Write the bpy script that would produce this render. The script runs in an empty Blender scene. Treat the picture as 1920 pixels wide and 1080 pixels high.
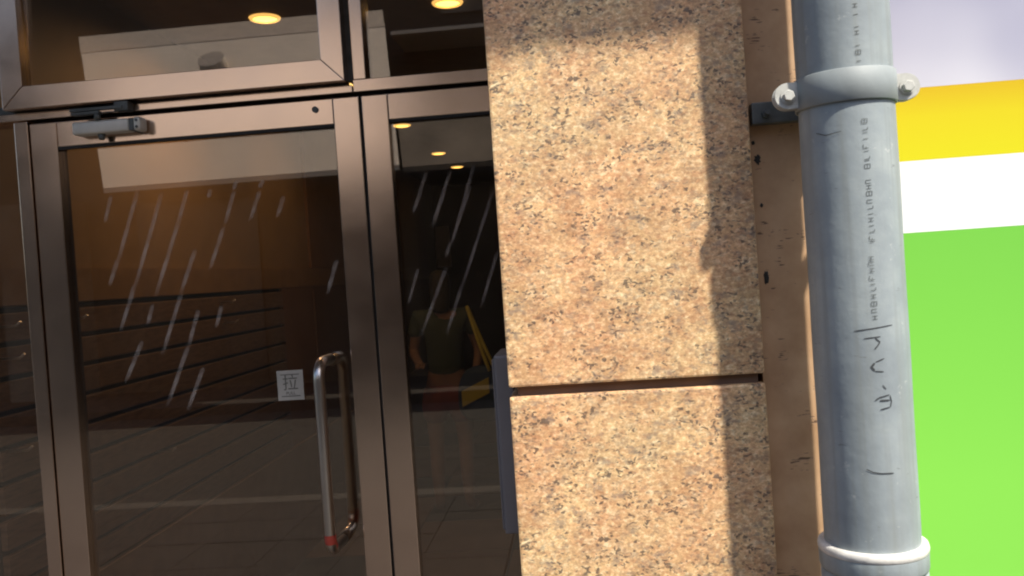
import bpy, bmesh, math, random
from math import radians as RAD, sin, cos, pi
from mathutils import Vector, Matrix, Euler
random.seed(7)
C = bpy.context.scene
COL = C.collection

# ------------------------------------------------------------------ camera
F = 1600.0                                   # focal length in photo pixels (1920 wide)
cd = bpy.data.cameras.new('camera'); cam = bpy.data.objects.new('camera', cd); COL.objects.link(cam)
cd.sensor_width = 36; cd.lens = F / 1920 * 36; cd.clip_start = 0.05; cd.clip_end = 500
CAMR = Matrix.Rotation(RAD(4.5), 3, 'Z') @ Matrix.Rotation(RAD(89), 3, 'X') @ Matrix.Rotation(RAD(-3.9), 3, 'Z')
EYE = Vector((0, 0, 1.6))
cam.matrix_world = Matrix.Translation(EYE) @ CAMR.to_4x4()
C.camera = cam
C.render.resolution_x, C.render.resolution_y = 1024, 576

# ------------------------------------------------------------------ light
AZ, EL = RAD(44), RAD(55)
to_sun = Vector((sin(AZ) * cos(EL), -cos(AZ) * cos(EL), sin(EL)))
w = bpy.data.worlds.new('World'); C.world = w; w.use_nodes = True
nt = w.node_tree; sky = nt.nodes.new('ShaderNodeTexSky'); sky.sky_type = 'NISHITA'; sky.sun_disc = False
sky.sun_elevation = EL; sky.sun_rotation = RAD(136); sky.air_density = 1.0; sky.dust_density = 2.0
nt.nodes['Background'].inputs['Strength'].default_value = 0.135
nt.links.new(sky.outputs[0], nt.nodes['Background'].inputs[0])
sl = bpy.data.lights.new('sun', 'SUN'); sl.energy = 4.6; sl.angle = RAD(1.4); sl.color = (1.0, 0.93, 0.80)
so = bpy.data.objects.new('sun', sl); COL.objects.link(so); so.rotation_euler = (-to_sun).to_track_quat('-Z', 'Y').to_euler()
so.location = (3, -4, 8)
C.view_settings.view_transform = 'Standard'; C.view_settings.look = 'None'
C.view_settings.gamma = 1; C.view_settings.use_curve_mapping = False
C.view_settings.exposure = 0.75
C.cycles.filter_width = 2.1; C.cycles.max_bounces = 10; C.cycles.transparent_max_bounces = 16

# ------------------------------------------------------------------ helpers
def ray(u, v):
    d = CAMR @ Vector(((u - 960) / F, (540 - v) / F, -1)); return d
def at(u, v, D):
    """photo pixel -> point on the vertical plane y = D (the facade planes)"""
    d = ray(u, v); return EYE + d * (D / d.y)

def tag(o, label=None, cat=None, group=None, kind=None):
    if label: o['label'] = label
    if cat: o['category'] = cat
    if group: o['group'] = group
    if kind: o['kind'] = kind
    return o

def wloc(p):
    v = Vector((0, 0, 0))
    while p is not None: v += p.location; p = p.parent
    return v

def link(name, me, parent=None, mats=(), smooth=False, centre=True):
    c = Vector((0, 0, 0))
    if centre and len(me.vertices):
        xs = [v.co for v in me.vertices]
        mn = Vector([min(q[i] for q in xs) for i in range(3)]); mx = Vector([max(q[i] for q in xs) for i in range(3)])
        c = (mn + mx) / 2
        if parent is None: c.z = mn.z
        me.transform(Matrix.Translation(-c))
    o = bpy.data.objects.new(name, me); COL.objects.link(o)
    if not isinstance(mats, (list, tuple)): mats = [mats]
    for m in mats: me.materials.append(m)
    if smooth:
        for p in me.polygons: p.use_smooth = True
    o.parent = parent
    o.location = c - wloc(parent)
    return o

def empty(name, loc, label, cat, group=None):
    o = bpy.data.objects.new(name, None); COL.objects.link(o); o.location = loc
    o.empty_display_size = 0.1
    return tag(o, label, cat, group)

def bm_box(bm, x0, x1, y0, y1, z0, z1, mi=0):
    vs = [bm.verts.new((x, y, z)) for z in (z0, z1) for y in (y0, y1) for x in (x0, x1)]
    for f in ((0, 2, 3, 1), (4, 5, 7, 6), (0, 1, 5, 4), (2, 6, 7, 3), (0, 4, 6, 2), (1, 3, 7, 5)):
        fc = bm.faces.new([vs[i] for i in f]); fc.material_index = mi
    return vs

def bevel_all(bm, w, seg=2):
    if w > 0:
        bmesh.ops.bevel(bm, geom=list(bm.edges), offset=w, segments=seg, profile=0.6, affect='EDGES')

def fin(name, bm, mats, parent=None, smooth=False):
    bmesh.ops.recalc_face_normals(bm, faces=bm.faces)
    me = bpy.data.meshes.new(name); bm.to_mesh(me); bm.free()
    return link(name, me, parent, mats, smooth)

def box(name, x0, x1, y0, y1, z0, z1, mat, parent=None, bev=0.0):
    bm = bmesh.new(); bm_box(bm, x0, x1, y0, y1, z0, z1); bevel_all(bm, bev)
    return fin(name, bm, mat, parent)

def lathe_bm(bm, prof, cx, cy, n=64, a0=0, a1=2 * pi, mi=0):
    closed = abs(a1 - a0 - 2 * pi) < 1e-6
    rings = []
    for r, z in prof:
        rings.append([bm.verts.new((cx + r * cos(a0 + (a1 - a0) * i / n), cy + r * sin(a0 + (a1 - a0) * i / n), z)) for i in range(n if closed else n + 1)])
    for a, b in zip(rings, rings[1:]):
        m = len(a)
        for i in range(m if closed else m - 1):
            f = bm.faces.new((a[i], a[(i + 1) % m], b[(i + 1) % m], b[i])); f.material_index = mi; f.smooth = True

def tube_bm(bm, pts, r, n=16, cap=True, mi=0):
    pts = [Vector(p) for p in pts]; rings = []
    up = None
    for i, p in enumerate(pts):
        t = (pts[min(i + 1, len(pts) - 1)] - pts[max(i - 1, 0)]).normalized()
        if up is None:
            up = t.orthogonal().normalized()
        up = (up - t * up.dot(t)).normalized(); s = t.cross(up)
        rr = r[i] if isinstance(r, (list, tuple)) else r
        rings.append([bm.verts.new(p + up * rr * cos(2 * pi * k / n) + s * rr * sin(2 * pi * k / n)) for k in range(n)])
    for a, b in zip(rings, rings[1:]):
        for i in range(n):
            f = bm.faces.new((a[i], a[(i + 1) % n], b[(i + 1) % n], b[i])); f.smooth = True; f.material_index = mi
    if cap:
        bm.faces.new(rings[0]).material_index = mi; bm.faces.new(rings[-1]).material_index = mi

# ------------------------------------------------------------------ materials
def mat(name):
    m = bpy.data.materials.new(name); m.use_nodes = True
    t = m.node_tree; b = t.nodes['Principled BSDF']; return m, t, b
def N(t, kind, **kw):
    n = t.nodes.new(kind)
    for k, v in kw.items(): setattr(n, k, v)
    return n
def L(t, a, b): t.links.new(a, b)
def coords(t, scale=(1, 1, 1), rot=(0, 0, 0)):
    tc = N(t, 'ShaderNodeTexCoord'); mp = N(t, 'ShaderNodeMapping')
    mp.inputs['Scale'].default_value = scale; mp.inputs['Rotation'].default_value = rot
    L(t, tc.outputs['Object'], mp.inputs[0]); return mp.outputs[0]
def noise(t, vec, scale, detail=4, rough=0.55):
    n = N(t, 'ShaderNodeTexNoise'); n.inputs['Scale'].default_value = scale; n.inputs['Detail'].default_value = detail
    n.inputs['Roughness'].default_value = rough; L(t, vec, n.inputs['Vector']); return n.outputs['Fac']
def ramp(t, fac, stops, mode='LINEAR'):
    r = N(t, 'ShaderNodeValToRGB'); r.color_ramp.interpolation = mode; e = r.color_ramp.elements
    while len(e) < len(stops): e.new(0.5)
    for el, (p, c) in zip(e, stops):
        el.position = p; el.color = (*c, 1) if len(c) == 3 else c
    L(t, fac, r.inputs[0]); return r.outputs[0]
def mix(t, fac, a, b, mode='MIX'):
    m = N(t, 'ShaderNodeMix', data_type='RGBA', blend_type=mode)
    if isinstance(fac, (int, float)): m.inputs[0].default_value = fac
    else: L(t, fac, m.inputs[0])
    for s, v in ((m.inputs[6], a), (m.inputs[7], b)):
        if isinstance(v, tuple): s.default_value = (*v, 1)
        else: L(t, v, s)
    return m.outputs[2]
def bump(t, b, h, strength, dist):
    n = N(t, 'ShaderNodeBump'); n.inputs['Strength'].default_value = strength; n.inputs['Distance'].default_value = dist
    L(t, h, n.inputs['Height']); L(t, n.outputs[0], b.inputs['Normal'])

def simple(name, col, rough=0.6, metal=0.0, var=0.12, sc=12, bmp=0.0, bdist=0.002, scale=(1, 1, 1)):
    m, t, b = mat(name); v = coords(t, scale); n = noise(t, v, sc)
    lo = tuple(c * (1 - var) for c in col); hi = tuple(min(1, c * (1 + var)) for c in col)
    L(t, ramp(t, n, [(0.3, lo), (0.7, hi)]), b.inputs['Base Color'])
    b.inputs['Roughness'].default_value = rough; b.inputs['Metallic'].default_value = metal
    if bmp: bump(t, b, noise(t, v, sc * 4), bmp, bdist)
    return m

def make_granite():
    m, t, b = mat('granite'); v0 = coords(t, (0.8, 1, 1.15))
    wn = N(t, 'ShaderNodeTexNoise'); wn.inputs['Scale'].default_value = 60; wn.inputs['Detail'].default_value = 2; L(t, v0, wn.inputs['Vector'])
    vm = N(t, 'ShaderNodeVectorMath', operation='MULTIPLY_ADD'); vm.inputs[1].default_value = (0.016,) * 3
    L(t, wn.outputs['Color'], vm.inputs[0]); L(t, v0, vm.inputs[2]); v = vm.outputs[0]
    vo = N(t, 'ShaderNodeTexVoronoi'); vo.inputs['Scale'].default_value = 100; L(t, v, vo.inputs['Vector'])
    sp = N(t, 'ShaderNodeSeparateColor'); L(t, vo.outputs['Color'], sp.inputs[0])
    crystals = ramp(t, sp.outputs[0], [(0.0, (0.68, 0.45, 0.215)), (0.17, (0.60, 0.335, 0.155)), (0.36, (0.53, 0.34, 0.18)),
                                       (0.54, (0.68, 0.47, 0.24)), (0.68, (0.32, 0.225, 0.145)), (0.78, (0.53, 0.27, 0.135)), (0.92, (0.80, 0.66, 0.42)), (0.97, (0.25, 0.19, 0.14))], 'CONSTANT')
    fine = noise(t, v0, 125, 6, 0.78)
    grains = ramp(t, fine, [(0.32, (0.16, 0.11, 0.07)), (0.42, (0.52, 0.34, 0.18)), (0.53, (0.75, 0.525, 0.28)), (0.61, (1.0, 0.85, 0.53))])
    c = mix(t, 0.36, grains, crystals)
    # mid-size cloudy patches, honey to brown
    mid = noise(t, v0, 14, 5, 0.7)
    c = mix(t, ramp(t, mid, [(0.40, (0.55,) * 3), (0.52, (0, 0, 0))]), c, mix(t, 1.0, c, (0.72, 0.66, 0.62), 'MULTIPLY'))
    pale = noise(t, v0, 7, 5, 0.72)
    c = mix(t, ramp(t, pale, [(0.52, (0, 0, 0)), (0.66, (0.65,) * 3)]), c, mix(t, 1.0, c, (1.28, 1.34, 1.30), 'MULTIPLY'))
    # biotite specks in clusters
    vs = N(t, 'ShaderNodeTexVoronoi'); vs.inputs['Scale'].default_value = 215; L(t, v, vs.inputs['Vector'])
    s2 = N(t, 'ShaderNodeSeparateColor'); L(t, vs.outputs['Color'], s2.inputs[0])
    cl = noise(t, v0, 24, 4, 0.7)
    ad = N(t, 'ShaderNodeMath', operation='MULTIPLY'); L(t, s2.outputs[1], ad.inputs[0]); L(t, cl, ad.inputs[1])
    c = mix(t, ramp(t, ad.outputs[0], [(0.39, (0, 0, 0)), (0.51, (0.88, 0.88, 0.88))]), c, (0.11, 0.085, 0.065))
    g = noise(t, v0, 44, 5, 0.72)
    c = mix(t, ramp(t, g, [(0.54, (0, 0, 0)), (0.66, (0.65, 0.65, 0.65))]), c, (0.26, 0.205, 0.16))
    # slow drift between honey and pink zones of the stone
    tc = N(t, 'ShaderNodeTexCoord'); big = noise(t, tc.outputs['Object'], 4.5, 2, 0.5)
    c = mix(t, ramp(t, big, [(0.40, (0.1,) * 3), (0.64, (0.8,) * 3)]), c, mix(t, 1.0, c, (1.0, 0.82, 0.80), 'MULTIPLY'))
    L(t, c, b.inputs['Base Color']); b.inputs['Roughness'].default_value = 0.5
    bump(t, b, fine, 0.35, 0.0015)
    return m

def make_steel(name, col, rough, stretch, gloss_var=0.07):
    m, t, b = mat(name); v = coords(t, stretch); n = noise(t, v, 1.0, 4, 0.6)
    v2 = coords(t); sm = noise(t, v2, 7, 4, 0.6)
    base = ramp(t, sm, [(0.3, tuple(c * 0.86 for c in col)), (0.7, col)])
    L(t, base, b.inputs['Base Color']); b.inputs['Metallic'].default_value = 1.0
    r = N(t, 'ShaderNodeMapRange'); r.inputs[3].default_value = rough - gloss_var; r.inputs[4].default_value = rough + gloss_var
    L(t, sm, r.inputs[0]); L(t, r.outputs[0], b.inputs['Roughness'])
    bump(t, b, n, 0.08, 0.0004)
    return m

def make_glass(name, tint=(0.86, 0.80, 0.72), ior=2.1, extra=0.0):
    m, t, b = mat(name); t.nodes.remove(b); out = t.nodes['Material Output']
    tr = N(t, 'ShaderNodeBsdfTransparent'); tr.inputs[0].default_value = (*tint, 1)
    gl = N(t, 'ShaderNodeBsdfGlossy'); gl.inputs['Roughness'].default_value = 0.012; gl.inputs[0].default_value = (1.0, 0.93, 0.85, 1)
    lw = N(t, 'ShaderNodeLayerWeight'); lw.inputs[0].default_value = 0.5
    pw_ = N(t, 'ShaderNodeMath', operation='POWER'); pw_.inputs[1].default_value = 4; L(t, lw.outputs['Facing'], pw_.inputs[0])
    fr = N(t, 'ShaderNodeMapRange'); fr.inputs[3].default_value = 0.115; fr.inputs[4].default_value = 1.0; L(t, pw_.outputs[0], fr.inputs[0])
    ms = N(t, 'ShaderNodeMixShader'); L(t, fr.outputs[0], ms.inputs[0]); L(t, tr.outputs[0], ms.inputs[1]); L(t, gl.outputs[0], ms.inputs[2])
    df = N(t, 'ShaderNodeBsdfDiffuse'); df.inputs[0].default_value = (0.5, 0.42, 0.34, 1)
    v = coords(t, (1, 1, 0.6)); dust = ramp(t, noise(t, v, 5, 6, 0.65), [(0.35, (0.004,) * 3), (0.75, (0.03,) * 3)])
    m2 = N(t, 'ShaderNodeMixShader'); L(t, dust, m2.inputs[0]); L(t, ms.outputs[0], m2.inputs[1]); L(t, df.outputs[0], m2.inputs[2])
    L(t, m2.outputs[0], out.inputs[0]); return m

def make_streak():  # pale see-through material that fades towards both ends
    m, t, b = mat('pale_streak'); t.nodes.remove(b); out = t.nodes['Material Output']
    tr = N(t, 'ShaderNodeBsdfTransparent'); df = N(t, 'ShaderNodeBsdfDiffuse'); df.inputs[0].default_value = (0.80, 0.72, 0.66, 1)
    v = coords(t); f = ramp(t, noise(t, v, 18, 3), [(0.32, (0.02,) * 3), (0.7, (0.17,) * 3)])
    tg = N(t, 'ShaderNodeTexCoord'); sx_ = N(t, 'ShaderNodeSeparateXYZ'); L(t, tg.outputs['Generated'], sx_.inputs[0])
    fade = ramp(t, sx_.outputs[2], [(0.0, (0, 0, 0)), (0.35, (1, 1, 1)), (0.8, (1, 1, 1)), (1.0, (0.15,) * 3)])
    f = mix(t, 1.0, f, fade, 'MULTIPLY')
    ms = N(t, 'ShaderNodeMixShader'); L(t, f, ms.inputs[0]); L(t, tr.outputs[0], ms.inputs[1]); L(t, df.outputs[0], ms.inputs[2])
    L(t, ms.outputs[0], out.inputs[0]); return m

def make_paint_wall():
    m, t, b = mat('tan_paint'); v = coords(t)
    c = ramp(t, noise(t, v, 9, 5, 0.6), [(0.3, (0.42, 0.25, 0.135)), (0.55, (0.54, 0.345, 0.20)), (0.75, (0.60, 0.40, 0.25))])
    vk = coords(t, (45, 45, 330)); k = noise(t, vk, 1.0, 2, 0.5)
    vm_ = noise(t, v, 26, 2, 0.5)
    mm = N(t, 'ShaderNodeMath', operation='MULTIPLY'); L(t, k, mm.inputs[0]); L(t, vm_, mm.inputs[1])
    crk = ramp(t, mm.outputs[0], [(0.385, (0, 0, 0)), (0.42, (0.85, 0.85, 0.85))])
    c = mix(t, crk, c, (0.10, 0.06, 0.04)); L(t, c, b.inputs['Base Color']); b.inputs['Roughness'].default_value = 0.55
    inv = N(t, 'ShaderNodeMath', operation='SUBTRACT'); inv.inputs[0].default_value = 1; L(t, crk, inv.inputs[1])
    bump(t, b, inv.outputs[0], 0.6, 0.002)
    return m

def make_pipe_paint():
    m, t, b = mat('grey_pipe_paint'); v = coords(t)
    c = ramp(t, noise(t, v, 10, 5, 0.62), [(0.25, (0.20, 0.232, 0.255)), (0.5, (0.26, 0.30, 0.32)), (0.75, (0.33, 0.37, 0.375))])
    vs = coords(t, (60, 60, 2.2)); st = noise(t, vs, 1.0, 3, 0.5)
    c = mix(t, ramp(t, st, [(0.45, (0, 0, 0)), (0.68, (0.75,) * 3)]), c, (0.225, 0.25, 0.25))
    sp = noise(t, v, 42, 4, 0.6)
    c = mix(t, ramp(t, sp, [(0.66, (0, 0, 0)), (0.74, (0.55,) * 3)]), c, (0.50, 0.52, 0.51))
    sc = noise(t, coords(t, (25, 25, 110)), 1.0, 3, 0.55)
    c = mix(t, ramp(t, sc, [(0.69, (0, 0, 0)), (0.74, (0.7,) * 3)]), c, (0.15, 0.16, 0.16))
    L(t, c, b.inputs['Base Color']); b.inputs['Roughness'].default_value = 0.62
    bump(t, b, noise(t, v, 25, 5, 0.6), 0.35, 0.003)
    return m

def make_grad(name, stops, axis=2, rough=0.35, blot=None):
    """flat vinyl print with a colour ramp across the sheet (object space)"""
    m, t, b = mat(name); tc = N(t, 'ShaderNodeTexCoord'); s = N(t, 'ShaderNodeSeparateXYZ'); L(t, tc.outputs['Generated'], s.inputs[0])
    c = ramp(t, s.outputs[axis], stops)
    if blot:
        n = noise(t, coords(t), blot[0], 2, 0.4); c = mix(t, ramp(t, n, [(0.42, (0, 0, 0)), (0.68, (1, 1, 1))]), c, blot[1])
    L(t, c, b.inputs['Base Color']); b.inputs['Roughness'].default_value = rough; return m

def emis(name, col, s):
    m, t, b = mat(name); b.inputs['Base Color'].default_value = (*col, 1)
    b.inputs['Emission Color'].default_value = (*col, 1); b.inputs['Emission Strength'].default_value = s; return m

GRANITE = make_granite()
STEEL_V = make_steel('brushed_steel_upright', (0.74, 0.565, 0.455), 0.19, (900, 900, 6))
STEEL_H = make_steel('brushed_steel_rail', (0.74, 0.565, 0.455), 0.19, (6, 900, 900))
STEEL_P = make_steel('polished_steel', (0.60, 0.555, 0.52), 0.3, (300, 300, 4), 0.05)
GLASS = make_glass('tinted_glass')
STREAK = make_streak()
WALLP = make_paint_wall()
PIPE = make_pipe_paint()
BLACK = simple('black_rubber', (0.02, 0.018, 0.016), 0.7)
DARK = simple('dark_grey_steel', (0.10, 0.105, 0.10), 0.5, 0.3, 0.3, 20, 0.3)
WHITEP = simple('chalky_white_paint', (0.46, 0.465, 0.44), 0.7, 0, 0.22, 30, 0.5, 0.001)
RIMP = simple('white_rim_paint', (0.56, 0.55, 0.52), 0.5, 0, 0.18, 40, 0.5, 0.001)
INK = simple('marker_ink', (0.05, 0.055, 0.06), 0.6)
INK2 = simple('stencil_ink', (0.075, 0.085, 0.085), 0.6)
SILVER = simple('closer_silver', (0.66, 0.62, 0.55), 0.45, 0.2, 0.1)

# ------------------------------------------------------------------ ground and street
PAVE = simple('pavement_concrete', (0.024, 0.020, 0.017), 0.8, 0, 0.25, 6, 0.3)
ASPH = simple('asphalt', (0.024, 0.022, 0.020), 0.85, 0, 0.3, 9, 0.4)
box('ground', -150, 150, -150, 150, -0.6, -0.30, ASPH)['kind'] = 'structure'
tag(box('road', -60, 60, -7.2, -1.8, -0.295, -0.15, ASPH), kind='structure')
pv = box('pavement', -60, 60, -1.6, 2.28, -0.295, -0.012, PAVE); tag(pv, kind='structure')
JP = simple('paver_stone', (0.025, 0.020, 0.017), 0.75, 0, 0.3, 8, 0.3)
pm = None
k = 0
for i in range(-9, 7):
    for j in range(0, 8):
        x0 = i * 0.5; y0 = -1.59 + j * 0.48
        if pm is None:
            o = box('paving_slab', x0 + 0.002, x0 + 0.497, y0 + 0.002, y0 + 0.477, -0.013, 0.0, JP, pv, 0.002); pm = o
            base = o.location.copy(); bx, by = x0, y0
        else:
            o = pm.copy(); COL.objects.link(o); o.location = base + Vector((x0 - bx, y0 - by, random.uniform(-0.0015, 0.0015)))
tag(box('kerb', -60, 60, -1.79, -1.61, -0.294, -0.004, simple('kerb_stone', (0.07, 0.062, 0.055), 0.8, bmp=0.3), None, 0.01), kind='structure')
tag(box('pavement_opposite', -60, 60, -10.2, -7.21, -0.294, -0.01, PAVE), kind='structure')

# ------------------------------------------------------------------ building across the street (seen only mirrored in glass and steel)
ob = empty('opposite_building', (0, -9.4, 0), 'dark building across the street with a long pale panel, tilted to catch sun, above its shops', 'building')
OW = simple('opposite_wall', (0.085, 0.065, 0.045), 0.8, 0, 0.25, 0.5)
PALE = simple('pale_awning', (0.85, 0.74, 0.62), 0.6, 0, 0.08, 0.6)
DG = simple('dark_shop_glass', (0.02, 0.017, 0.015), 0.25)
CONC = simple('stained_concrete', (0.20, 0.165, 0.13), 0.85, 0, 0.35, 1.3)
SH = simple('brown_shutter', (0.06, 0.035, 0.02), 0.6)
box('wall', -30, 30, -19, -12.5, -0.01, 8.1, OW, ob)
box('shop_wall', -30, 30, -12.49, -9.4, -0.01, 3.3, OW, ob)
def sun_tilted_awning(name, xb0, xb1, xt0, xt1, y0, z0, dy, dz, th, m):
    bm = bmesh.new(); P_ = [(xb0, y0, z0), (xb1, y0, z0), (xt1, y0 - dy, z0 + dz), (xt0, y0 - dy, z0 + dz)]
    f0 = [bm.verts.new(p) for p in P_]; f1 = [bm.verts.new((x, y, z_ - th)) for x, y, z_ in P_]
    bm.faces.new(f0); bm.faces.new(f1[::-1])
    for k in range(4): bm.faces.new((f0[k], f1[k], f1[(k + 1) % 4], f0[(k + 1) % 4]))
    fin(name, bm, m, ob)
sun_tilted_awning('sun_tilted_awning', -7.3, -2.6, -9.2, -3.3, -8.2, 3.36, 3.0, 3.0, 0.08, PALE)  # slope and flare invented so the sun brightens this panel's mirror image
sun_tilted_awning('awning_ridge', -9.22, -3.3, -9.5, -3.42, -11.21, 6.38, 0.45, 0.45, 0.08, simple('ridge_grey', (0.62, 0.53, 0.44), 0.6))
sun_tilted_awning('side_awning', -2.55, 9.0, -2.9, 9.0, -8.2, 3.32, 1.5, 1.5, 0.08, CONC)
box('ledge', -3.2, 9.0, -12.49, -11.2, 6.2, 6.27, PALE, ob)
for x0 in (-2.4, -0.9, 0.7, 2.3, 4.0):
    box('window', x0, x0 + 1.2, -12.49, -12.45, 6.9, 8.5, CONC, ob)
box('concrete_pillar', -9.6, -8.3, -9.39, -8.9, 0, 3.3, CONC, ob)
for i in range(7):
    box('roller_shutter', -7.4 + i * 2.4, -5.3 + i * 2.4, -9.39, -9.33, 0.1, 3.2, (DG, SH)[i % 2], ob)
bm = bmesh.new(); tube_bm(bm, [(-6.3, -10.55, 5.6), (-6.3, -10.35, 5.8)], 0.24, 24); fin('wall_vent', bm, simple('vent_grey', (0.5, 0.43, 0.37), 0.6), ob)

# ------------------------------------------------------------------ interior
Yd = 2.30
XW = -1.75
AMBER = simple('amber_wall_paint', (0.26, 0.17, 0.09), 0.6, 0, 0.1, 3, 0.1)
BRWN = simple('brown_panel', (0.17, 0.085, 0.04), 0.5, 0, 0.15, 3)
SLAT = simple('slat_board', (0.15, 0.095, 0.065), 0.42, 0, 0.3, 5, 0, 0.002, (3, 3, 18))
BACK = simple('back_wall_dark', (0.035, 0.022, 0.015), 0.7)
CEIL = simple('ceiling_paint', (0.20, 0.15, 0.105), 0.7)
FLOOR = simple('brown_floor', (0.13, 0.085, 0.06), 0.4, 0, 0.2, 3)
FLOORD = simple('dark_floor', (0.035, 0.034, 0.036), 0.4, 0, 0.2, 3)
fl = tag(box('interior_floor', XW, 1.45, 2.36, 10.6, -0.10, -0.004, FLOORD), kind='structure')
r = random.Random(3)
pm = None
for i in range(5):
    for j in range(13):
        x0 = XW + 0.01 + i * 0.63; y0 = 2.38 + j * 0.63
        mt_ = FLOOR if (i + j) % 3 else FLOORD
        o = box('floor_tile', x0, x0 + 0.62, y0, y0 + 0.62, -0.004, 0.004, mt_, fl)
tag(box('interior_ceiling', XW - 0.4, 1.8, 2.395, 11.0, 2.7505, 2.949, CEIL), kind='structure')
wl = tag(box('wall_left', XW - 0.15, XW - 0.012, 2.36, 10.6, -0.10, 2.75, AMBER), kind='structure')
tag(box('wall_right', 1.4505, 1.6, 2.36, 10.6, -0.10, 2.75, BACK), kind='structure')
tag(box('wall_back', XW - 0.15, 1.6, 10.601, 10.75, -0.10, 2.75, BACK), kind='structure')
# lower brown wainscot, rail, post
box('wainscot_panel', XW - 0.011, XW + 0.03, 2.37, 9.9, 0.0, 0.665, simple('wainscot', (0.20, 0.125, 0.08), 0.5), wl)
box('wall_rail', XW - 0.011, XW + 0.012, 2.37, 9.9, 1.605, 1.72, simple('rail_board', (0.24, 0.15, 0.08), 0.5), wl)
box('wall_post', XW - 0.011, XW + 0.012, 4.89, 5.46, 0.67, 1.60, BRWN, wl)
box('wall_post', XW - 0.011, XW + 0.010, 5.50, 9.9, 0.67, 1.60, simple('brown_panel_dark', (0.13, 0.066, 0.032), 0.5), wl)
box('wall_panel', XW - 0.011, XW + 0.008, 5.50, 9.9, 1.725, 2.74, simple('upper_panel', (0.20, 0.11, 0.055), 0.5), wl)
# slat wall: every board its own part
sw = empty('slat_wall', (XW, 2.4, 0.67), 'dark brown slatted display wall inside the shop behind the left glass door', 'slat wall')
box('backing_board', XW - 0.011, XW - 0.001, 2.38, 4.87, 0.672, 1.60, BLACK, sw)
z = 0.676; k = 0
while z < 1.55:
    s = box('slat', XW, XW + 0.022, 2.38, 4.87, z, z + 0.086, SLAT, sw, 0.004)
    z += 0.1025; k += 1
for (u, v) in ((12, 612), (140, 598), (425, 567), (430, 605), (20, 672), (35, 845), (310, 846)):
    d = ray(u, v); tt = (XW + 0.05 - EYE.x) / d.x; p = EYE + d * tt
    bm = bmesh.new(); tube_bm(bm, [(XW + 0.01, p.y, p.z), (XW + 0.08, p.y, p.z), (XW + 0.095, p.y, p.z + 0.012)], 0.004, 8)
    fin('hook', bm, STEEL_P, sw)
# metal price strip on the slat wall
# downlights
LAMP = emis('lamp_glow', (1.0, 0.68, 0.14), 4.0)
RING = emis('lamp_ring', (0.9, 0.55, 0.16), 1.2)
lamps = [(-1.25, 3.55, 'nearest recessed yellow downlight behind the wide glass panel above the left door'),
         (-0.47, 3.57, 'recessed yellow downlight behind the narrow glass panel above the right door'),
         (-1.24, 4.90, 'second downlight from the front in the left ceiling row, behind the transom'),
         (-1.23, 6.28, 'small downlight seen at the upper left corner of the right door glass'),
         (-1.21, 7.83, 'small pale downlight, middle one of the three seen through the right door'),
         (-1.19, 8.90, 'farthest small downlight seen through the right door glass')]
for i, (x, y, lab) in enumerate(lamps):
    z0 = 2.75
    t_ = empty('ceiling_light', (x, y, z0), lab, 'downlight', 'recessed ceiling downlights inside the shop')
    bm = bmesh.new(); lathe_bm(bm, [(0.050, z0 + 0.0), (0.052, z0 - 0.010), (0.062, z0 - 0.007), (0.066, z0)], x, y, 36); fin('trim_ring', bm, RING, t_)
    bm = bmesh.new(); lathe_bm(bm, [(0.0005, z0 - 0.006), (0.03, z0 - 0.006), (0.0495, z0 - 0.003)], x, y, 36); fin('lamp_lens', bm, LAMP, t_)
    ld = bpy.data.lights.new('downlight_beam', 'SPOT'); ld.energy = (21.0, 0.8, 7.0, 0.3, 0.1, 0.1)[i]; ld.color = (1.0, 0.66, 0.36); ld.spot_size = RAD(172); ld.spot_blend = 1.0; ld.shadow_soft_size = 0.004
    lo = bpy.data.objects.new('downlight_beam', ld); COL.objects.link(lo); lo.parent = t_; lo.location = (0, 0, -0.016)

# poster on the back
p0 = at(815, 425, 9.4); p1 = at(846, 500, 9.4)
tag(box('notice_board', p0.x, p1.x, 9.40, 9.42, p1.z, p0.z, simple('grey_notice', (0.16, 0.14, 0.16), 0.6)), 'plain grey notice board at the far end of the shop, seen through the right door', 'notice board')

# ------------------------------------------------------------------ shopfront
sf = empty('shopfront', (-0.55, Yd, 0), 'brushed steel and glass shop entrance with double doors left of the granite pillar', 'shop entrance')
zt0, zt1 = 2.121, 2.152
box('jamb', -1.556, -1.516, Yd, Yd + 0.09, 0, 2.118, STEEL_V, sf, 0.002)
box('jamb', -1.84, -1.80, Yd, Yd + 0.09, 0, 2.75, STEEL_V, sf, 0.002)
box('jamb', 0.392, 0.44, Yd, Yd + 0.09, 0, 2.118, STEEL_V, sf, 0.002)
box('transom_rail', -1.80, -0.579, Yd - 0.004, Yd + 0.09, zt0, 2.141, STEEL_H, sf, 0.002)
box('transom_rail', -0.577, 0.44, Yd - 0.004, Yd + 0.09, zt0, zt1 + 0.003, STEEL_H, sf, 0.002)
box('transom_shade_strip', -1.80, -0.60, Yd + 0.006, Yd + 0.05, 2.1415, 2.165, DARK, sf)  # dark strip standing in for the shade below the sash
box('head_stop', -1.52, 0.39, Yd + 0.03, Yd + 0.08, 2.10, 2.1205, BLACK, sf)
box('mullion', -0.576, -0.541, Yd, Yd + 0.09, zt1 + 0.0035, 2.75, STEEL_V, sf, 0.002)
box('mullion_recess_strip', -0.592, -0.5765, Yd + 0.012, Yd + 0.05, zt1 + 0.0035, 2.75, DARK, sf)  # dark strip filling the recess beside the mullion
box('head_rail', -1.90, 0.44, Yd, Yd + 0.09, 2.752, 2.9495, STEEL_H, sf, 0.002)
box('fixed_glass', -0.5405, 0.40, Yd + 0.028, Yd + 0.036, zt1 + 0.0035, 2.7515, GLASS, sf)
box('side_glass', -1.7995, -1.5565, Yd + 0.028, Yd + 0.036, 0.02, 2.120, GLASS, sf)
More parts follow.
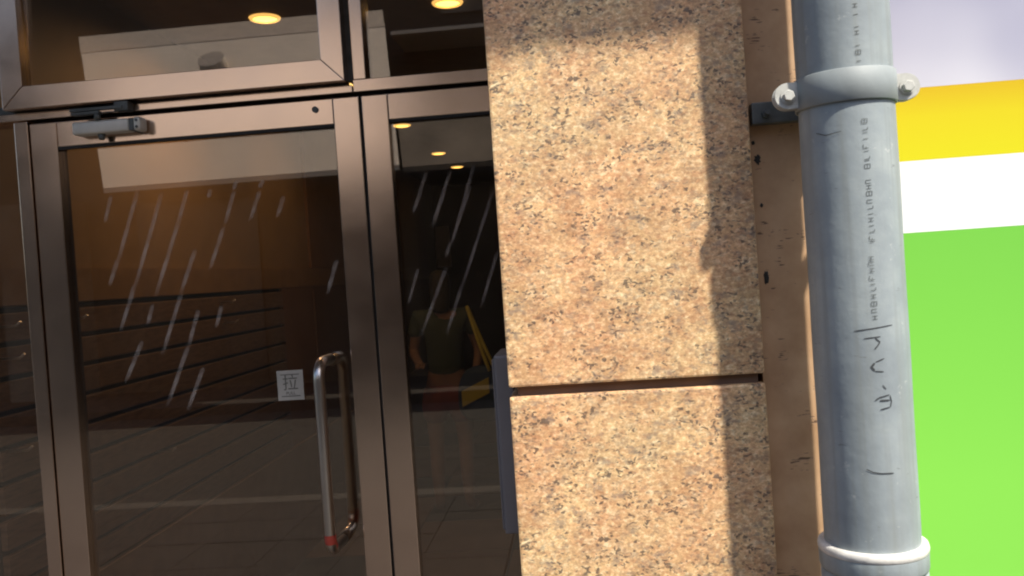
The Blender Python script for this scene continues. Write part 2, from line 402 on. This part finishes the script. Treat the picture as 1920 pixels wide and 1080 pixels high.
box('side_glass', -1.7995, -1.60, Yd + 0.028, Yd + 0.036, 2.166, 2.7515, GLASS, sf)

# top-hung sash with mitred corners
def sash(name, X0, X1, Z0, Z1, wd, yf, dep, parent, gap=0.0006):
    o = [(X0, Z0), (X1, Z0), (X1, Z1), (X0, Z1)]
    q = [(X0 + wd, Z0 + wd), (X1 - wd, Z0 + wd), (X1 - wd, Z1 - wd), (X0 + wd, Z1 - wd)]
    for i in range(4):
        j = (i + 1) % 4
        a, b, c, d = o[i], o[j], q[j], q[i]
        bm = bmesh.new()
        fr = [bm.verts.new((x, yf, z)) for x, z in (a, b, c, d)]
        bk = [bm.verts.new((x, yf + dep, z)) for x, z in (a, b, c, d)]
        bm.faces.new(fr); bm.faces.new(bk[::-1])
        for k in range(4): bm.faces.new((fr[k], bk[k], bk[(k + 1) % 4], fr[(k + 1) % 4]))
        bevel_all(bm, 0.0018, 2)
        fin('sash_rail' if i % 2 == 0 else 'sash_stile', bm, STEEL_H if i % 2 == 0 else STEEL_V, parent)
ts = box('transom_window', -1.492, -0.654, Yd - 0.012, Yd - 0.004, 2.210, 2.70, GLASS, sf)
sash('sash', -1.558, -0.590, 2.146, 2.745, 0.062, Yd - 0.040, 0.045, ts)
# thin gasket round the sash glass
for (a, b, c, d) in ((-1.496, -0.652, 2.2082, 2.2105), ):
    box('gasket', a, b, Yd - 0.018, Yd - 0.0125, c, d, BLACK, ts)

# doors
def door(X0, X1, sl_w, sr_w, ztop, rail):
    bm = bmesh.new()
    for bx_ in ((X0, X0 + sl_w, 0.012, ztop), (X1 - sr_w, X1, 0.012, ztop)):
        b2 = bmesh.new(); bm_box(b2, bx_[0], bx_[1], Yd + 0.004, Yd + 0.05, bx_[2], bx_[3]); bevel_all(b2, 0.0025, 2)
        me = bpy.data.meshes.new('t'); b2.to_mesh(me); b2.free(); bm.from_mesh(me); bpy.data.meshes.remove(me)
    d = fin('door', bm, STEEL_V, sf)
    box('door_rail', X0 + sl_w + 0.0006, X1 - sr_w - 0.0006, Yd + 0.006, Yd + 0.048, ztop - rail, ztop, STEEL_H, d, 0.002)
    box('door_rail', X0 + sl_w + 0.0006, X1 - sr_w - 0.0006, Yd + 0.006, Yd + 0.048, 0.012, 0.13, STEEL_H, d, 0.002)
    box('gasket', X0 + sl_w, X1 - sr_w, Yd + 0.0075, Yd + 0.02, ztop - rail - 0.0075, ztop - rail - 0.0003, BLACK, d)
    g = box('glass_pane', X0 + sl_w, X1 - sr_w, Yd + 0.022, Yd + 0.030, 0.13, ztop - rail, GLASS, d)
    return d
DL = door(-1.512, -0.566, 0.078, 0.073, 2.111, 0.070)
DR = door(-0.559, 0.390, 0.072, 0.075, 2.111, 0.070)
box('edge_seal', -0.5655, -0.5595, Yd + 0.015, Yd + 0.045, 0.012, 2.11, BLACK, DL)

# pull handle: a D tube outside and its twin inside
def handle(y_out, X, z1, z0, y_g):
    rr = 0.045; pts = []
    s = -1 if y_out < y_g else 1
    pts.append((X, y_g, z1))
    n = 8
    for i in range(n + 1):
        a = (pi / 2) * i / n
        pts.append((X, y_out - s * rr + s * rr * sin(a), z1 - rr + rr * cos(a)))
    for i in range(n + 1):
        a = (pi / 2) * i / n
        pts.append((X, y_out - s * rr + s * rr * cos(a), z0 + rr - rr * sin(a)))
    pts.append((X, y_g, z0))
    bm = bmesh.new(); tube_bm(bm, pts, 0.0148, 24); o = fin('handle', bm, STEEL_P, DL); return o
hx = at(611, 860, 2.215).x
zt_ = at(610, 680, 2.215).z; zb_ = at(620, 1035, 2.215).z
handle(2.205, hx, zt_, zb_, Yd + 0.0215)
handle(2.43, hx, zt_ - 0.006, zb_ + 0.006, Yd + 0.0305)
bm = bmesh.new(); tube_bm(bm, [(hx, 2.205 + 0.014, zb_ + 0.014), (hx, 2.2054, zb_ + 0.034), (hx, 2.205, zb_ + 0.05)], 0.0155, 20, False)
fin('handle_tape', bm, simple('red_tape', (0.42, 0.06, 0.04), 0.5), DL)

# key cylinder
kp = at(590, 205, Yd)
bm = bmesh.new(); tube_bm(bm, [(kp.x, Yd + 0.008, kp.z), (kp.x, Yd + 0.001, kp.z)], [0.0085, 0.0085], 20); fin('key_cylinder', bm, DARK, DL)

# door closer
cp0 = at(132, 226, 2.26); cp1 = at(262, 226, 2.26)
zc = at(200, 235, 2.25).z
bm = bmesh.new(); bm_box(bm, cp0.x, cp1.x - 0.035, 2.262, 2.303, zc - 0.017, zc + 0.019); bevel_all(bm, 0.008, 3); fin('closer_body', bm, SILVER, DL, True)
bm = bmesh.new(); bm_box(bm, cp1.x - 0.034, cp1.x - 0.022, 2.264, 2.302, zc - 0.015, zc + 0.018); fin('closer_collar', bm, DARK, DL)
bm = bmesh.new(); bm_box(bm, cp1.x - 0.021, cp1.x, 2.260, 2.303, zc - 0.018, zc + 0.021); bevel_all(bm, 0.009, 3); fin('closer_cap', bm, SILVER, DL, True)
for dz in (-0.008, 0.01):
    bm = bmesh.new(); tube_bm(bm, [(cp1.x - 0.010, 2.263, zc + dz), (cp1.x - 0.010, 2.258, zc + dz)], 0.004, 12); fin('screw', bm, DARK, DL)
bm = bmesh.new(); tube_bm(bm, [(cp0.x + 0.075, 2.28, zc - 0.016), (cp0.x + 0.075, 2.28, zc - 0.032)], [0.011, 0.007], 16); fin('closer_spindle', bm, DARK, DL)
bm = bmesh.new(); tube_bm(bm, [(cp0.x + 0.075, 2.265, zc + 0.02), (cp0.x + 0.075, 2.265, zc + 0.038)], 0.009, 16)
bm_box(bm, cp0.x + 0.004, cp0.x + 0.085, 2.255, 2.275, zc + 0.036, zc + 0.043)
vs = bm_box(bm, cp0.x + 0.0, cp0.x + 0.15, 2.258, 2.272, zc + 0.046, zc + 0.054)
fin('closer_arm', bm, DARK, DL)
bm = bmesh.new(); bm_box(bm, cp0.x + 0.125, cp0.x + 0.165, 2.262, 2.2955, zc + 0.040, zc + 0.066); bevel_all(bm, 0.003, 2); fin('arm_bracket', bm, DARK, DL)

# pull sticker with its character
STW = simple('sticker_white', (0.42, 0.39, 0.34), 0.5); STG = simple('sticker_grey', (0.13, 0.12, 0.10), 0.5)
s0 = at(518, 696, Yd + 0.02); s1 = at(571, 749, Yd + 0.02)
bm = bmesh.new(); bm_box(bm, s0.x, s1.x, Yd + 0.0205, Yd + 0.0219, s1.z, s0.z); bevel_all(bm, 0.0005, 1)
st = fin('pull_sticker', bm, STW, DL)
cxs, czs = (s0.x + s1.x) / 2, (s0.z + s1.z) / 2; W_ = s1.x - s0.x
bm = bmesh.new(); yy = Yd + 0.0199
bw = W_ * 0.36
for a in ((-bw, bw, bw + 0.002, bw + 0.0045), (-bw, bw, -bw - 0.0045, -bw - 0.002)):
    bm = bmesh.new(); bm_box(bm, cxs + a[0], cxs + a[1], yy, yy + 0.0004, czs + a[2], czs + a[3]); fin('border_line', bm, STG, DL)
def text(body, size, x, z, y, m, parent, name):
    cu = bpy.data.curves.new('txt', 'FONT'); cu.body = body; cu.size = size; cu.align_x = 'CENTER'; cu.align_y = 'CENTER'; cu.extrude = 0.0002
    to = bpy.data.objects.new('txt', cu); COL.objects.link(to)
    dg = bpy.context.evaluated_depsgraph_get(); me = bpy.data.meshes.new_from_object(to.evaluated_get(dg))
    bpy.data.objects.remove(to); bpy.data.curves.remove(cu)
    me.transform(Matrix.Translation((x, y, z)) @ Matrix.Rotation(pi / 2, 4, 'X'))
    me.materials.clear()
    return link(name, me, parent, m)
text('拉', W_ * 0.62, cxs, czs + W_ * 0.06, yy, STG, DL, 'pull_character')
text('PULL', W_ * 0.17, cxs, czs - W_ * 0.30, yy, STG, DL, 'pull_word')

# thin translucent pale diagonal dashes over both door panes
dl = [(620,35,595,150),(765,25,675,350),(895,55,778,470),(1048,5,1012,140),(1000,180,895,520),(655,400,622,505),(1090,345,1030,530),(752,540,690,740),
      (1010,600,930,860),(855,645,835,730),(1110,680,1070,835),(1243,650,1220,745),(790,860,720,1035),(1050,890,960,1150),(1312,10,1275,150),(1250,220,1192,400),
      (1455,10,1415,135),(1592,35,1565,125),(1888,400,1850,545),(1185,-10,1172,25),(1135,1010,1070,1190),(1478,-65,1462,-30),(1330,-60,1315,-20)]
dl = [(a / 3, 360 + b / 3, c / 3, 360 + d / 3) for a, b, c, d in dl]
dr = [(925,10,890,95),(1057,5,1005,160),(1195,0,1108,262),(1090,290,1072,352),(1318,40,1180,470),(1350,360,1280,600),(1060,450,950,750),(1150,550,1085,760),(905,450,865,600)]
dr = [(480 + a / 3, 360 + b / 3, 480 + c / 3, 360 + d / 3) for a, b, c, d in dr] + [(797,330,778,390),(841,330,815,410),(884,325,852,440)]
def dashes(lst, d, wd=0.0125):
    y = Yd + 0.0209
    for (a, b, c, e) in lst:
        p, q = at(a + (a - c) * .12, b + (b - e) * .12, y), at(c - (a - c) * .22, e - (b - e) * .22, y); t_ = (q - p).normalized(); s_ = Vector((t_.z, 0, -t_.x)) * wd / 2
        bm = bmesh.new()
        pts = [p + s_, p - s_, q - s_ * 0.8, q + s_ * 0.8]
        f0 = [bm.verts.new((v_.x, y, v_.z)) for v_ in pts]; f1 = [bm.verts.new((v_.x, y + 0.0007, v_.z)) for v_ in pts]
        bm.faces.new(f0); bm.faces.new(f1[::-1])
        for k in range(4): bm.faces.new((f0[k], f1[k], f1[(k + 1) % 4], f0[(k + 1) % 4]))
        fin('pale_dash', bm, STREAK, d)
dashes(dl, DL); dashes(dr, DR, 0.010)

# ------------------------------------------------------------------ granite pillar
D2 = 1.62
gp = empty('granite_pillar', (0.09, D2, 0), 'speckled pink and honey granite clad pillar between the glass doors and the grey pipe', 'pillar')
PX0, PX1 = -0.147, 0.334
zs = [(-0.01, 0.49), (0.507, 1.3625), (1.3815, 2.236), (2.253, 2.945)]
for (a, b) in zs:
    bm = bmesh.new(); bm_box(bm, PX0, PX1, D2, D2 + 0.03, a, b); bevel_all(bm, 0.0045, 2); fin('granite_slab', bm, GRANITE, gp)
    bm = bmesh.new(); bm_box(bm, PX0, PX0 + 0.03, D2 + 0.0315, Yd - 0.05, a, b); bevel_all(bm, 0.003, 1); fin('granite_slab', bm, GRANITE, gp)
box('mortar_core', PX0 + 0.016, PX1 - 0.01, D2 + 0.017, Yd + 0.0, -0.01, 2.947, simple('joint_mortar', (0.16, 0.10, 0.07), 0.9), gp)
# pale box fixed on the pillar's side
lb = empty('letter_box', (-0.17, 1.84, 1.05), 'flat pale grey box fixed to the left side of the granite pillar', 'box')
LBM = simple('grey_lilac_plastic', (0.21, 0.19, 0.19), 0.45, 0, 0.08, 6)
box('box_body', -0.186, -0.1475, 1.745, 1.915, 1.062, 1.432, LBM, lb, 0.005)
box('box_lid', -0.1905, -0.1865, 1.752, 1.908, 1.07, 1.424, LBM, lb, 0.0015)

# ------------------------------------------------------------------ tan wall strip
D3 = 1.660
pw = empty('painted_wall', (0.5, D3, 0), 'tan painted cracked wall strip between the granite pillar and the grey pipe', 'wall')
box('wall_face', 0.338, 0.55, D3, 2.0, -0.01, 3.0, WALLP, pw)
for (u, v, rx, rz) in ((1420, 300, 0.006, 0.009), (1437, 520, 0.005, 0.013), (1428, 385, 0.003, 0.004), (1412, 268, 0.0035, 0.004)):
    p = at(u, v, D3)
    bm = bmesh.new(); bmesh.ops.create_uvsphere(bm, u_segments=14, v_segments=8, radius=1)
    for q in bm.verts:
        k_ = 1 + 0.25 * sin(q.co.x * 5 + q.co.z * 7 + u); q.co = Vector((p.x + q.co.x * rx * k_, D3 + q.co.y * 0.0015, p.z + q.co.z * rz * k_))
    fin('wall_hole', bm, BLACK, pw)

# wall above and canopy that shades the entrance
UW = simple('upper_wall', (0.36, 0.27, 0.19), 0.8, 0, 0.15, 3)
uw = empty('upper_facade', (0, 2.0, 3.0), 'plain tan upper wall above the shop entrance and the sign', 'wall')
box('wall_face', -6, 0.64, 1.66, 2.6, 3.34, 12, UW, uw)
box('wall_face', 0.645, 6, 1.76, 2.6, 3.0, 12, UW, uw)
box('wall_face', -6, -1.86, 2.30, 2.6, 0.0, 2.94, UW, uw)
box('wall_face', 0.66, 1.62, 2.02, 2.40, 0.0, 2.949, UW, uw)
tag(box('canopy', -5.0, 0.758, 1.146, 2.62, 2.95, 3.33, simple('canopy_metal', (0.30, 0.27, 0.24), 0.5), None, 0.006), 'flat canopy slab over the shop entrance that throws the shadow on the pillar top', 'canopy')

# ------------------------------------------------------------------ drain pipe
PXc, PYc, PR = 0.472, 1.50, 0.0775
dp = empty('drain_pipe', (PXc, PYc, 0), 'grey painted vertical drain pipe with a clamp, stencilled marks and handwriting', 'pipe')
bm = bmesh.new()
prof = []
zz = 1.098
n = 40
for i in range(n + 1):
    q = zz + (3.6 - zz) * i / n
    prof.append((PR + 0.0004 * sin(q * 23), q))
lathe_bm(bm, prof, PXc, PYc, 96); fin('pipe', bm, PIPE, dp, True)
# socket hub below
bm = bmesh.new()
lathe_bm(bm, [(PR - 0.004, 1.101), (PR + 0.0065, 1.103), (PR + 0.0105, 1.100), (PR + 0.0120, 1.094), (PR + 0.0115, 1.089), (PR + 0.0105, 1.0875)], PXc, PYc, 96)
fin('socket_rim', bm, RIMP, dp, True)
bm = bmesh.new()
lathe_bm(bm, [(PR + 0.0105, 1.0873), (PR + 0.0108, 1.084), (PR + 0.0104, 1.062), (PR + 0.009, 1.058), (PR + 0.005, 1.0565), (PR + 0.005, 1.0535), (PR + 0.0085, 1.052), (PR + 0.0085, 0.97),
              (PR + 0.004, 0.955), (PR, 0.945), (PR, 0.0)], PXc, PYc, 96)
fin('pipe_socket', bm, PIPE, dp, True)
# clamp ring
CZ = at(1580, 155, 1.41).z
H = 0.0265
bm = bmesh.new()
ro, ri = PR + 0.0045, PR + 0.0008
lathe_bm(bm, [(ri, CZ - H), (ro - 0.001, CZ - H), (ro, CZ - H + 0.001), (ro, CZ + H - 0.001), (ro - 0.001, CZ + H), (ri, CZ + H), (ri, CZ - H)], PXc, PYc, 96)
cl = fin('pipe_clamp', bm, simple('clamp_grey', (0.24, 0.27, 0.28), 0.6, 0, 0.14, 14, 0.3, 0.001), dp)
def lug(sx, yb, m, zc_):
    """rounded ear of the clamp, in the x-z plane"""
    x_in = PXc + sx * (PR + 0.002); R_ = 0.0225; xc = PXc + sx * (PR + 0.0205)
    pts = [(x_in, zc_ - R_)]
    for i in range(13):
        a = -pi / 2 + pi * i / 12; pts.append((xc + sx * R_ * cos(a), zc_ + R_ * sin(a)))
    pts.append((x_in, zc_ + R_))
    bm = bmesh.new(); f0 = [bm.verts.new((x, yb, z_)) for x, z_ in pts]; f1 = [bm.verts.new((x, yb + 0.007, z_)) for x, z_ in pts]
    bm.faces.new(f0); bm.faces.new(f1[::-1])
    for k in range(len(pts)): bm.faces.new((f0[k], f1[k], f1[(k + 1) % len(pts)], f0[(k + 1) % len(pts)]))
    bmesh.ops.bevel(bm, geom=list(bm.edges), offset=0.0012, segments=2, affect='EDGES')
    fin('clamp_lug', bm, m, cl); return xc
for sx in (-1, 1):
    xc = lug(sx, PYc - 0.0115, WHITEP, CZ); lug(sx, PYc + 0.0025, WHITEP, CZ)
    bm = bmesh.new(); zb = CZ - 0.001
    tube_bm(bm, [(xc, PYc - 0.0125, zb), (xc, PYc - 0.0145, zb)], 0.0125, 20)
    fin('washer', bm, WHITEP, cl); bm = bmesh.new()
    tube_bm(bm, [(xc, PYc - 0.0145, zb), (xc, PYc - 0.0225, zb), (xc, PYc - 0.0235, zb)], [0.0095, 0.0095, 0.0083], 6)
    bolt = fin('bolt', bm, WHITEP, cl)
    bm = bmesh.new(); tube_bm(bm, [(xc, PYc + 0.01, zb), (xc, PYc + 0.035, zb)], 0.0045, 10); fin('bolt_shank', bm, DARK, cl)
    for p_ in bolt.data.polygons: p_.use_smooth = False
# wall bracket behind the clamp
bk0 = at(1408, 193, 1.63); bk1 = at(1408, 234, 1.63)
bm = bmesh.new(); bm_box(bm, bk0.x, 0.56, 1.628, 1.654, bk1.z, bk0.z); bevel_all(bm, 0.003, 2)
bm_box(bm, PXc - 0.03, PXc + 0.03, PYc + PR, 1.627, bk1.z + 0.004, bk0.z - 0.002)
fin('wall_bracket', bm, DARK, dp)
bp = at(1437, 212, 1.62)
bm = bmesh.new(); tube_bm(bm, [(bp.x, 1.6275, bp.z), (bp.x, 1.618, bp.z)], 0.008, 6); tube_bm(bm, [(bp.x, 1.618, bp.z), (bp.x, 1.606, bp.z)], 0.0042, 10); fin('bracket_bolt', bm, DARK, dp)

# writing on the pipe: thin ink films that follow its curve
def on_pipe(u, v, r):
    d = ray(u, v); ox, oy = EYE.x - PXc, EYE.y - PYc
    a = d.x ** 2 + d.y ** 2; b_ = 2 * (ox * d.x + oy * d.y); c_ = ox * ox + oy * oy - r * r
    t_ = (-b_ - math.sqrt(b_ * b_ - 4 * a * c_)) / (2 * a); p = EYE + d * t_
    return math.atan2(p.y - PYc, p.x - PXc), p.z
def strokes(name, lines, wd, m, parent):
    r = PR + 0.0009
    for ln in lines:
        bm = bmesh.new()
        w_ = wd
        if isinstance(ln[0], (int, float)): w_, ln = ln[0], ln[1:]
        P = [on_pipe(u, v, r) for u, v in ln]
        # densify
        Q = []
        for (a, b) in zip(P, P[1:]):
            for k in range(4): Q.append((a[0] + (b[0] - a[0]) * k / 4, a[1] + (b[1] - a[1]) * k / 4))
        Q.append(P[-1])
        prev = None
        for i, (th, z_) in enumerate(Q):
            a = Q[max(i - 1, 0)]; b = Q[min(i + 1, len(Q) - 1)]
            tx, tz = (b[0] - a[0]) * r, b[1] - a[1]; l_ = math.hypot(tx, tz) or 1; nx, nz = -tz / l_, tx / l_
            e = 0.5 if 0 < i < len(Q) - 1 else 0.3
            vv = []
            for s_ in (-1, 1):
                th2 = th + s_ * nx * w_ * e / r; z2 = z_ + s_ * nz * w_ * e
                vv.append(bm.verts.new((PXc + r * cos(th2), PYc + r * sin(th2), z2)))
            if prev: bm.faces.new((prev[0], prev[1], vv[1], vv[0]))
            prev = vv
        me = bpy.data.meshes.new(name); bm.to_mesh(me); bm.free(); link(name, me, parent, m)
hand = [[(1601, 621), (1636, 616), (1673, 609)], [(1620, 635), (1651, 631)], [0.0022, (1641, 634), (1650, 641), (1646, 648), (1640, 655)],
        [(1658, 672), (1642, 679)], [0.0035, (1640, 681), (1634, 688), (1640, 695)], [(1640, 696), (1657, 697)], [0.0015, (1655, 722), (1662, 730)],
        [(1668, 740), (1650, 745), (1641, 751)], [0.0026, (1650, 751), (1669, 750)], [(1651, 768), (1669, 763)], [0.0015, (1669, 741), (1672, 752), (1670, 763)],
        [(1625, 880), (1638, 886), (1654, 888), (1676, 887)], [0.0012, (1530, 250), (1548, 254), (1577, 246)], [0.0015, (1563, 172), (1571, 168)]]
strokes('pen_stroke', hand, 0.0018, INK, dp)
sten = []
def glyph(x, y, kind, w_=13):
    w_ *= 0.8
    dx = w_ / 2; sl = -0.10
    if kind == 'H': sten.extend([[(x - dx, y - 3), (x + dx, y - 3 + sl * w_)], [(x - dx, y + 3), (x + dx, y + 3 + sl * w_)], [(x, y - 3), (x, y + 3)]])
    elif kind == 'I': sten.append([(x - dx, y + 1), (x + dx, y - 1)])
    elif kind == '8': sten.extend([[(x - dx, y - 4), (x + dx, y - 5), (x + dx, y + 3), (x - dx, y + 4), (x - dx, y - 4)], [(x, y - 4), (x, y + 3)]])
    elif kind == 'L': sten.extend([[(x - dx, y + 2), (x + dx, y), (x + dx, y - 5)]])
    elif kind == 'E': sten.extend([[(x - dx, y - 4), (x - dx, y + 4), (x + dx, y + 3)], [(x, y), (x, y + 3)]])
    elif kind == 'U': sten.extend([[(x + dx, y - 4), (x - dx, y - 3), (x - dx, y + 3), (x + dx, y + 2)]])
px = lambda y: 1602 + (y - 10) * 0.068
for y, k_ in ((10, 'H'), (27, 'I'), (50, 'I'), (61, 'H'), (85, 'I'), (98, '8'), (114, 'I')): glyph(px(y) + 1, y, k_, 12)
for y, k_ in ((227, '8'), (242, 'L'), (248, 'I'), (260, 'I'), (274, 'E'), (283, 'I'), (297, 'L'), (301, 'I'), (312, '8'), (341, 'U'), (351, 'H'), (363, '8'), (378, 'U'), (390, 'L'), (401, 'I'), (412, 'H'), (423, 'I'), (434, 'L'), (446, 'E'), (453, 'I'),
              (485, 'H'), (495, 'U'), (507, 'H'), (521, 'E'), (533, 'I'), (543, 'L'), (556, 'H'), (570, '8'), (583, 'U'), (596, 'H')):
    glyph(px(y) + 1 + (3 if y < 470 else -2), y, k_, 13)
strokes('stencil_stroke', sten, 0.0009, INK2, dp)

# ------------------------------------------------------------------ sign board on the right
D4 = 1.70
sb = empty('sign_board', (1.0, D4, 0), 'large printed shop sign of yellow, white and lime green bands beside the pipe', 'sign')
SX0, SX1 = 0.645, 2.4
a1, b1 = 0, 0
zy1 = (at(1720, 163, D4).z + at(1920, 150, D4).z) / 2; zy0 = (at(1678, 303, D4).z + at(1920, 287, D4).z) / 2; zw0 = (at(1690, 437, D4).z + at(1920, 423, D4).z) / 2
print('SIGN z', zy1, zy0, zw0, 'left edge need', at(1665, 300, D4).x)
SX0 = 0.555
YEL = make_grad('yellow_print', [(0.0, (0.66, 0.62, 0.012)), (0.6, (0.66, 0.56, 0.011)), (1.0, (0.62, 0.42, 0.010))])  # turns more orange towards the top
WHT = make_grad('white_print', [(0.0, (0.84, 0.86, 0.88)), (1.0, (0.82, 0.84, 0.86))])
GRN = make_grad('green_print', [(0.0, (0.235, 0.66, 0.085)), (0.7, (0.225, 0.64, 0.08)), (1.0, (0.175, 0.54, 0.068))])
LIL = make_grad('lilac_photo_print', [(0.0, (0.37, 0.375, 0.50)), (1.0, (0.34, 0.34, 0.42))], 2, 0.4, (2.6, (0.60, 0.60, 0.68)))
box('backing_board', SX0, SX1, D4 + 0.0025, D4 + 0.05, -0.01, 2.9, simple('board_grey', (0.4, 0.4, 0.4), 0.6), sb)
box('green_band', SX0, SX1, D4, D4 + 0.002, 0.0, zw0, GRN, sb)
box('white_band', SX0, SX1, D4, D4 + 0.002, zw0 + 0.0002, zy0, WHT, sb)
box('yellow_band', SX0, SX1, D4, D4 + 0.002, zy0 + 0.0002, zy1, YEL, sb)
box('photo_print', SX0, SX1, D4, D4 + 0.002, zy1 + 0.0002, 2.9, LIL, sb)

# ------------------------------------------------------------------ person in the dim back of the shop
def skin_mesh(name, verts, edges, parent, m, sub=2, root=0):
    me = bpy.data.meshes.new(name); me.from_pydata([v[:3] for v in verts], edges, []); o = bpy.data.objects.new('tmp', me); COL.objects.link(o)
    md = o.modifiers.new('s', 'SKIN'); md.use_smooth_shade = True; sv = me.skin_vertices[0].data
    for i, v in enumerate(verts):
        rr = v[3]; sv[i].radius = (rr, rr) if isinstance(rr, (int, float)) else rr
        sv[i].use_root = (i == root)
    ss = o.modifiers.new('u', 'SUBSURF'); ss.levels = sub; ss.render_levels = sub
    dg = bpy.context.evaluated_depsgraph_get(); out = bpy.data.meshes.new_from_object(o.evaluated_get(dg)); bpy.data.objects.remove(o)
    out.materials.clear(); return link(name, out, parent, m, True)
PP = Vector((-0.93, 5.7, 0.0))
def P(x, y, z, r): return (PP.x + x, PP.y - y, PP.z + z, r)
pe = empty('person', PP, 'person in green top and dark red shorts standing deep inside the shop', 'person')
SKINM = simple('skin', (0.22, 0.125, 0.085), 0.6); TOP = simple('green_top', (0.035, 0.055, 0.038), 0.8); SHORT = simple('dark_red_shorts', (0.16, 0.035, 0.03), 0.8)
body_v = [P(0, 0, 0.88, (.125, .10)), P(0, 0, 1.02, (.115, .09)), P(0, 0, 1.16, (.12, .09)), P(0, 0.0, 1.30, (.13, .085)), P(0, 0.01, 1.38, .05), P(0, 0, 1.45, .045),
          P(0, -0.01, 1.53, (.068, .078)), P(0, 0, 1.60, (.066, .078)), P(0, 0, 1.655, .04),
          P(-.16, 0, 1.34, .05), P(-.22, -.02, 1.10, .036), P(-.14, .20, 1.04, .028), P(-.12, .26, 1.05, .022),
          P(.16, 0, 1.34, .05), P(.23, -.03, 1.10, .036), P(.20, .10, .90, .028), P(.19, .14, .84, .022),
          P(-.09, 0, .80, .088), P(-.10, -.01, .48, .055), P(-.10, .02, .30, .052), P(-.10, .02, .09, .034), P(-.11, -.03, .05, .036), P(-.12, -.15, .032, .028),
          P(.09, 0, .80, .088), P(.10, -.01, .48, .055), P(.10, .02, .30, .052), P(.10, .02, .09, .034), P(.11, -.03, .05, .036), P(.13, -.15, .032, .028)]
body_e = [(0, 1), (1, 2), (2, 3), (3, 4), (4, 5), (5, 6), (6, 7), (7, 8), (3, 9), (9, 10), (10, 11), (11, 12), (3, 13), (13, 14), (14, 15), (15, 16),
          (0, 17), (17, 18), (18, 19), (19, 20), (20, 21), (21, 22), (0, 23), (23, 24), (24, 25), (25, 26), (26, 27), (27, 28)]
skin_mesh('body', body_v, body_e, pe, SKINM)
skin_mesh('top', [P(0, 0, .92, (.15, .125)), P(0, 0, 1.05, (.135, .11)), P(0, 0, 1.18, (.14, .11)), P(0, 0, 1.32, (.15, .105)), P(0, 0, 1.40, .066),
                  P(-.165, 0, 1.345, .064), P(-.205, -.01, 1.20, .052), P(.165, 0, 1.345, .064), P(.21, -.01, 1.20, .052)],
          [(0, 1), (1, 2), (2, 3), (3, 4), (3, 5), (5, 6), (3, 7), (7, 8)], pe, TOP)
skin_mesh('shorts', [P(0, 0, .93, (.15, .12)), P(0, 0, .86, (.155, .125)), P(-.095, 0, .76, .105), P(-.10, 0, .60, .095), P(.095, 0, .76, .105), P(.10, 0, .60, .095)],
          [(0, 1), (1, 2), (2, 3), (1, 4), (4, 5)], pe, SHORT, root=1)
skin_mesh('hair', [P(0, .02, 1.66, .065), P(0, .03, 1.58, (.08, .085)), P(0, .06, 1.47, (.075, .05)), P(0, .075, 1.36, (.06, .03))], [(0, 1), (1, 2), (2, 3)], pe, BLACK)
for sx in (-1, 1):      # face features on the side turned to the street
    bm = bmesh.new(); bmesh.ops.create_uvsphere(bm, u_segments=10, v_segments=6, radius=0.009, matrix=Matrix.Translation(PP + Vector((sx * .027, .083, 1.57)))); fin('eye', bm, BLACK, pe, True)
bm = bmesh.new(); bmesh.ops.create_cone(bm, segments=8, radius1=.014, radius2=.005, depth=.04, matrix=Matrix.Translation(PP + Vector((0, .09, 1.545)))); fin('nose', bm, SKINM, pe, True)
bm = bmesh.new(); bm_box(bm, PP.x - .02, PP.x + .02, PP.y + .07, PP.y + .088, 1.508, 1.515); fin('mouth', bm, SHORT, pe)
for sx in (-1, 1):
    for k in range(4):
        bx_ = PP.x + (-.12 if sx < 0 else .19) + (k - 1.5) * .016; by_ = PP.y - (.26 if sx < 0 else .15); bz = 1.05 if sx < 0 else .82
        e = Vector((0, -.05, -.01)) if sx < 0 else Vector((0, -.01, -.06))
        bm = bmesh.new(); p = Vector((bx_, by_, bz)); tube_bm(bm, [p, p + e * .6, p + e * (1.1 + .1 * (k % 2)) + Vector((0, .006, -.012))], [.0085, .008, .005], 8); fin('finger', bm, SKINM, pe, True)
# bag with strap
bg = empty('shoulder_bag', (PP.x + 0.27, PP.y - 0.14, 0.72), 'dark blue shoulder bag with yellow strap and patch carried by the person', 'bag')
BLUE = simple('navy_cloth', (0.02, 0.045, 0.11), 0.8); YLW = simple('yellow_strap', (0.42, 0.38, 0.06), 0.7)
bm = bmesh.new(); bmesh.ops.create_uvsphere(bm, u_segments=24, v_segments=14, radius=1)
for q in bm.verts:
    q.co = Vector((PP.x + .27 + .175 * math.copysign(abs(q.co.x) ** .7, q.co.x) * (1 - .12 * q.co.z), PP.y - .17 + .07 * q.co.y, .83 + .185 * math.copysign(abs(q.co.z) ** .75, q.co.z)))
fin('bag_body', bm, BLUE, bg, True)
bm = bmesh.new(); vs = bm_box(bm, PP.x + .13, PP.x + .31, PP.y - .255, PP.y - .235, .80, .90)
for q in vs: q.co.z += (q.co.x - PP.x - .22) * .45
fin('bag_patch', bm, YLW, bg)
for (xa, xb) in ((.20, .42), (.20, .34)):
    bm = bmesh.new(); pts = []
    for i in range(13):
        s_ = i / 12; pts.append((PP.x + xa - .02 + (xb - xa) * s_, PP.y - .09 - .15 * sin(s_ * pi / 2), 1.40 - .52 * s_ if xb > .4 else 1.40 - .42 * s_))
    tube_bm(bm, pts, .012, 8); fin('bag_strap', bm, YLW, bg, True)
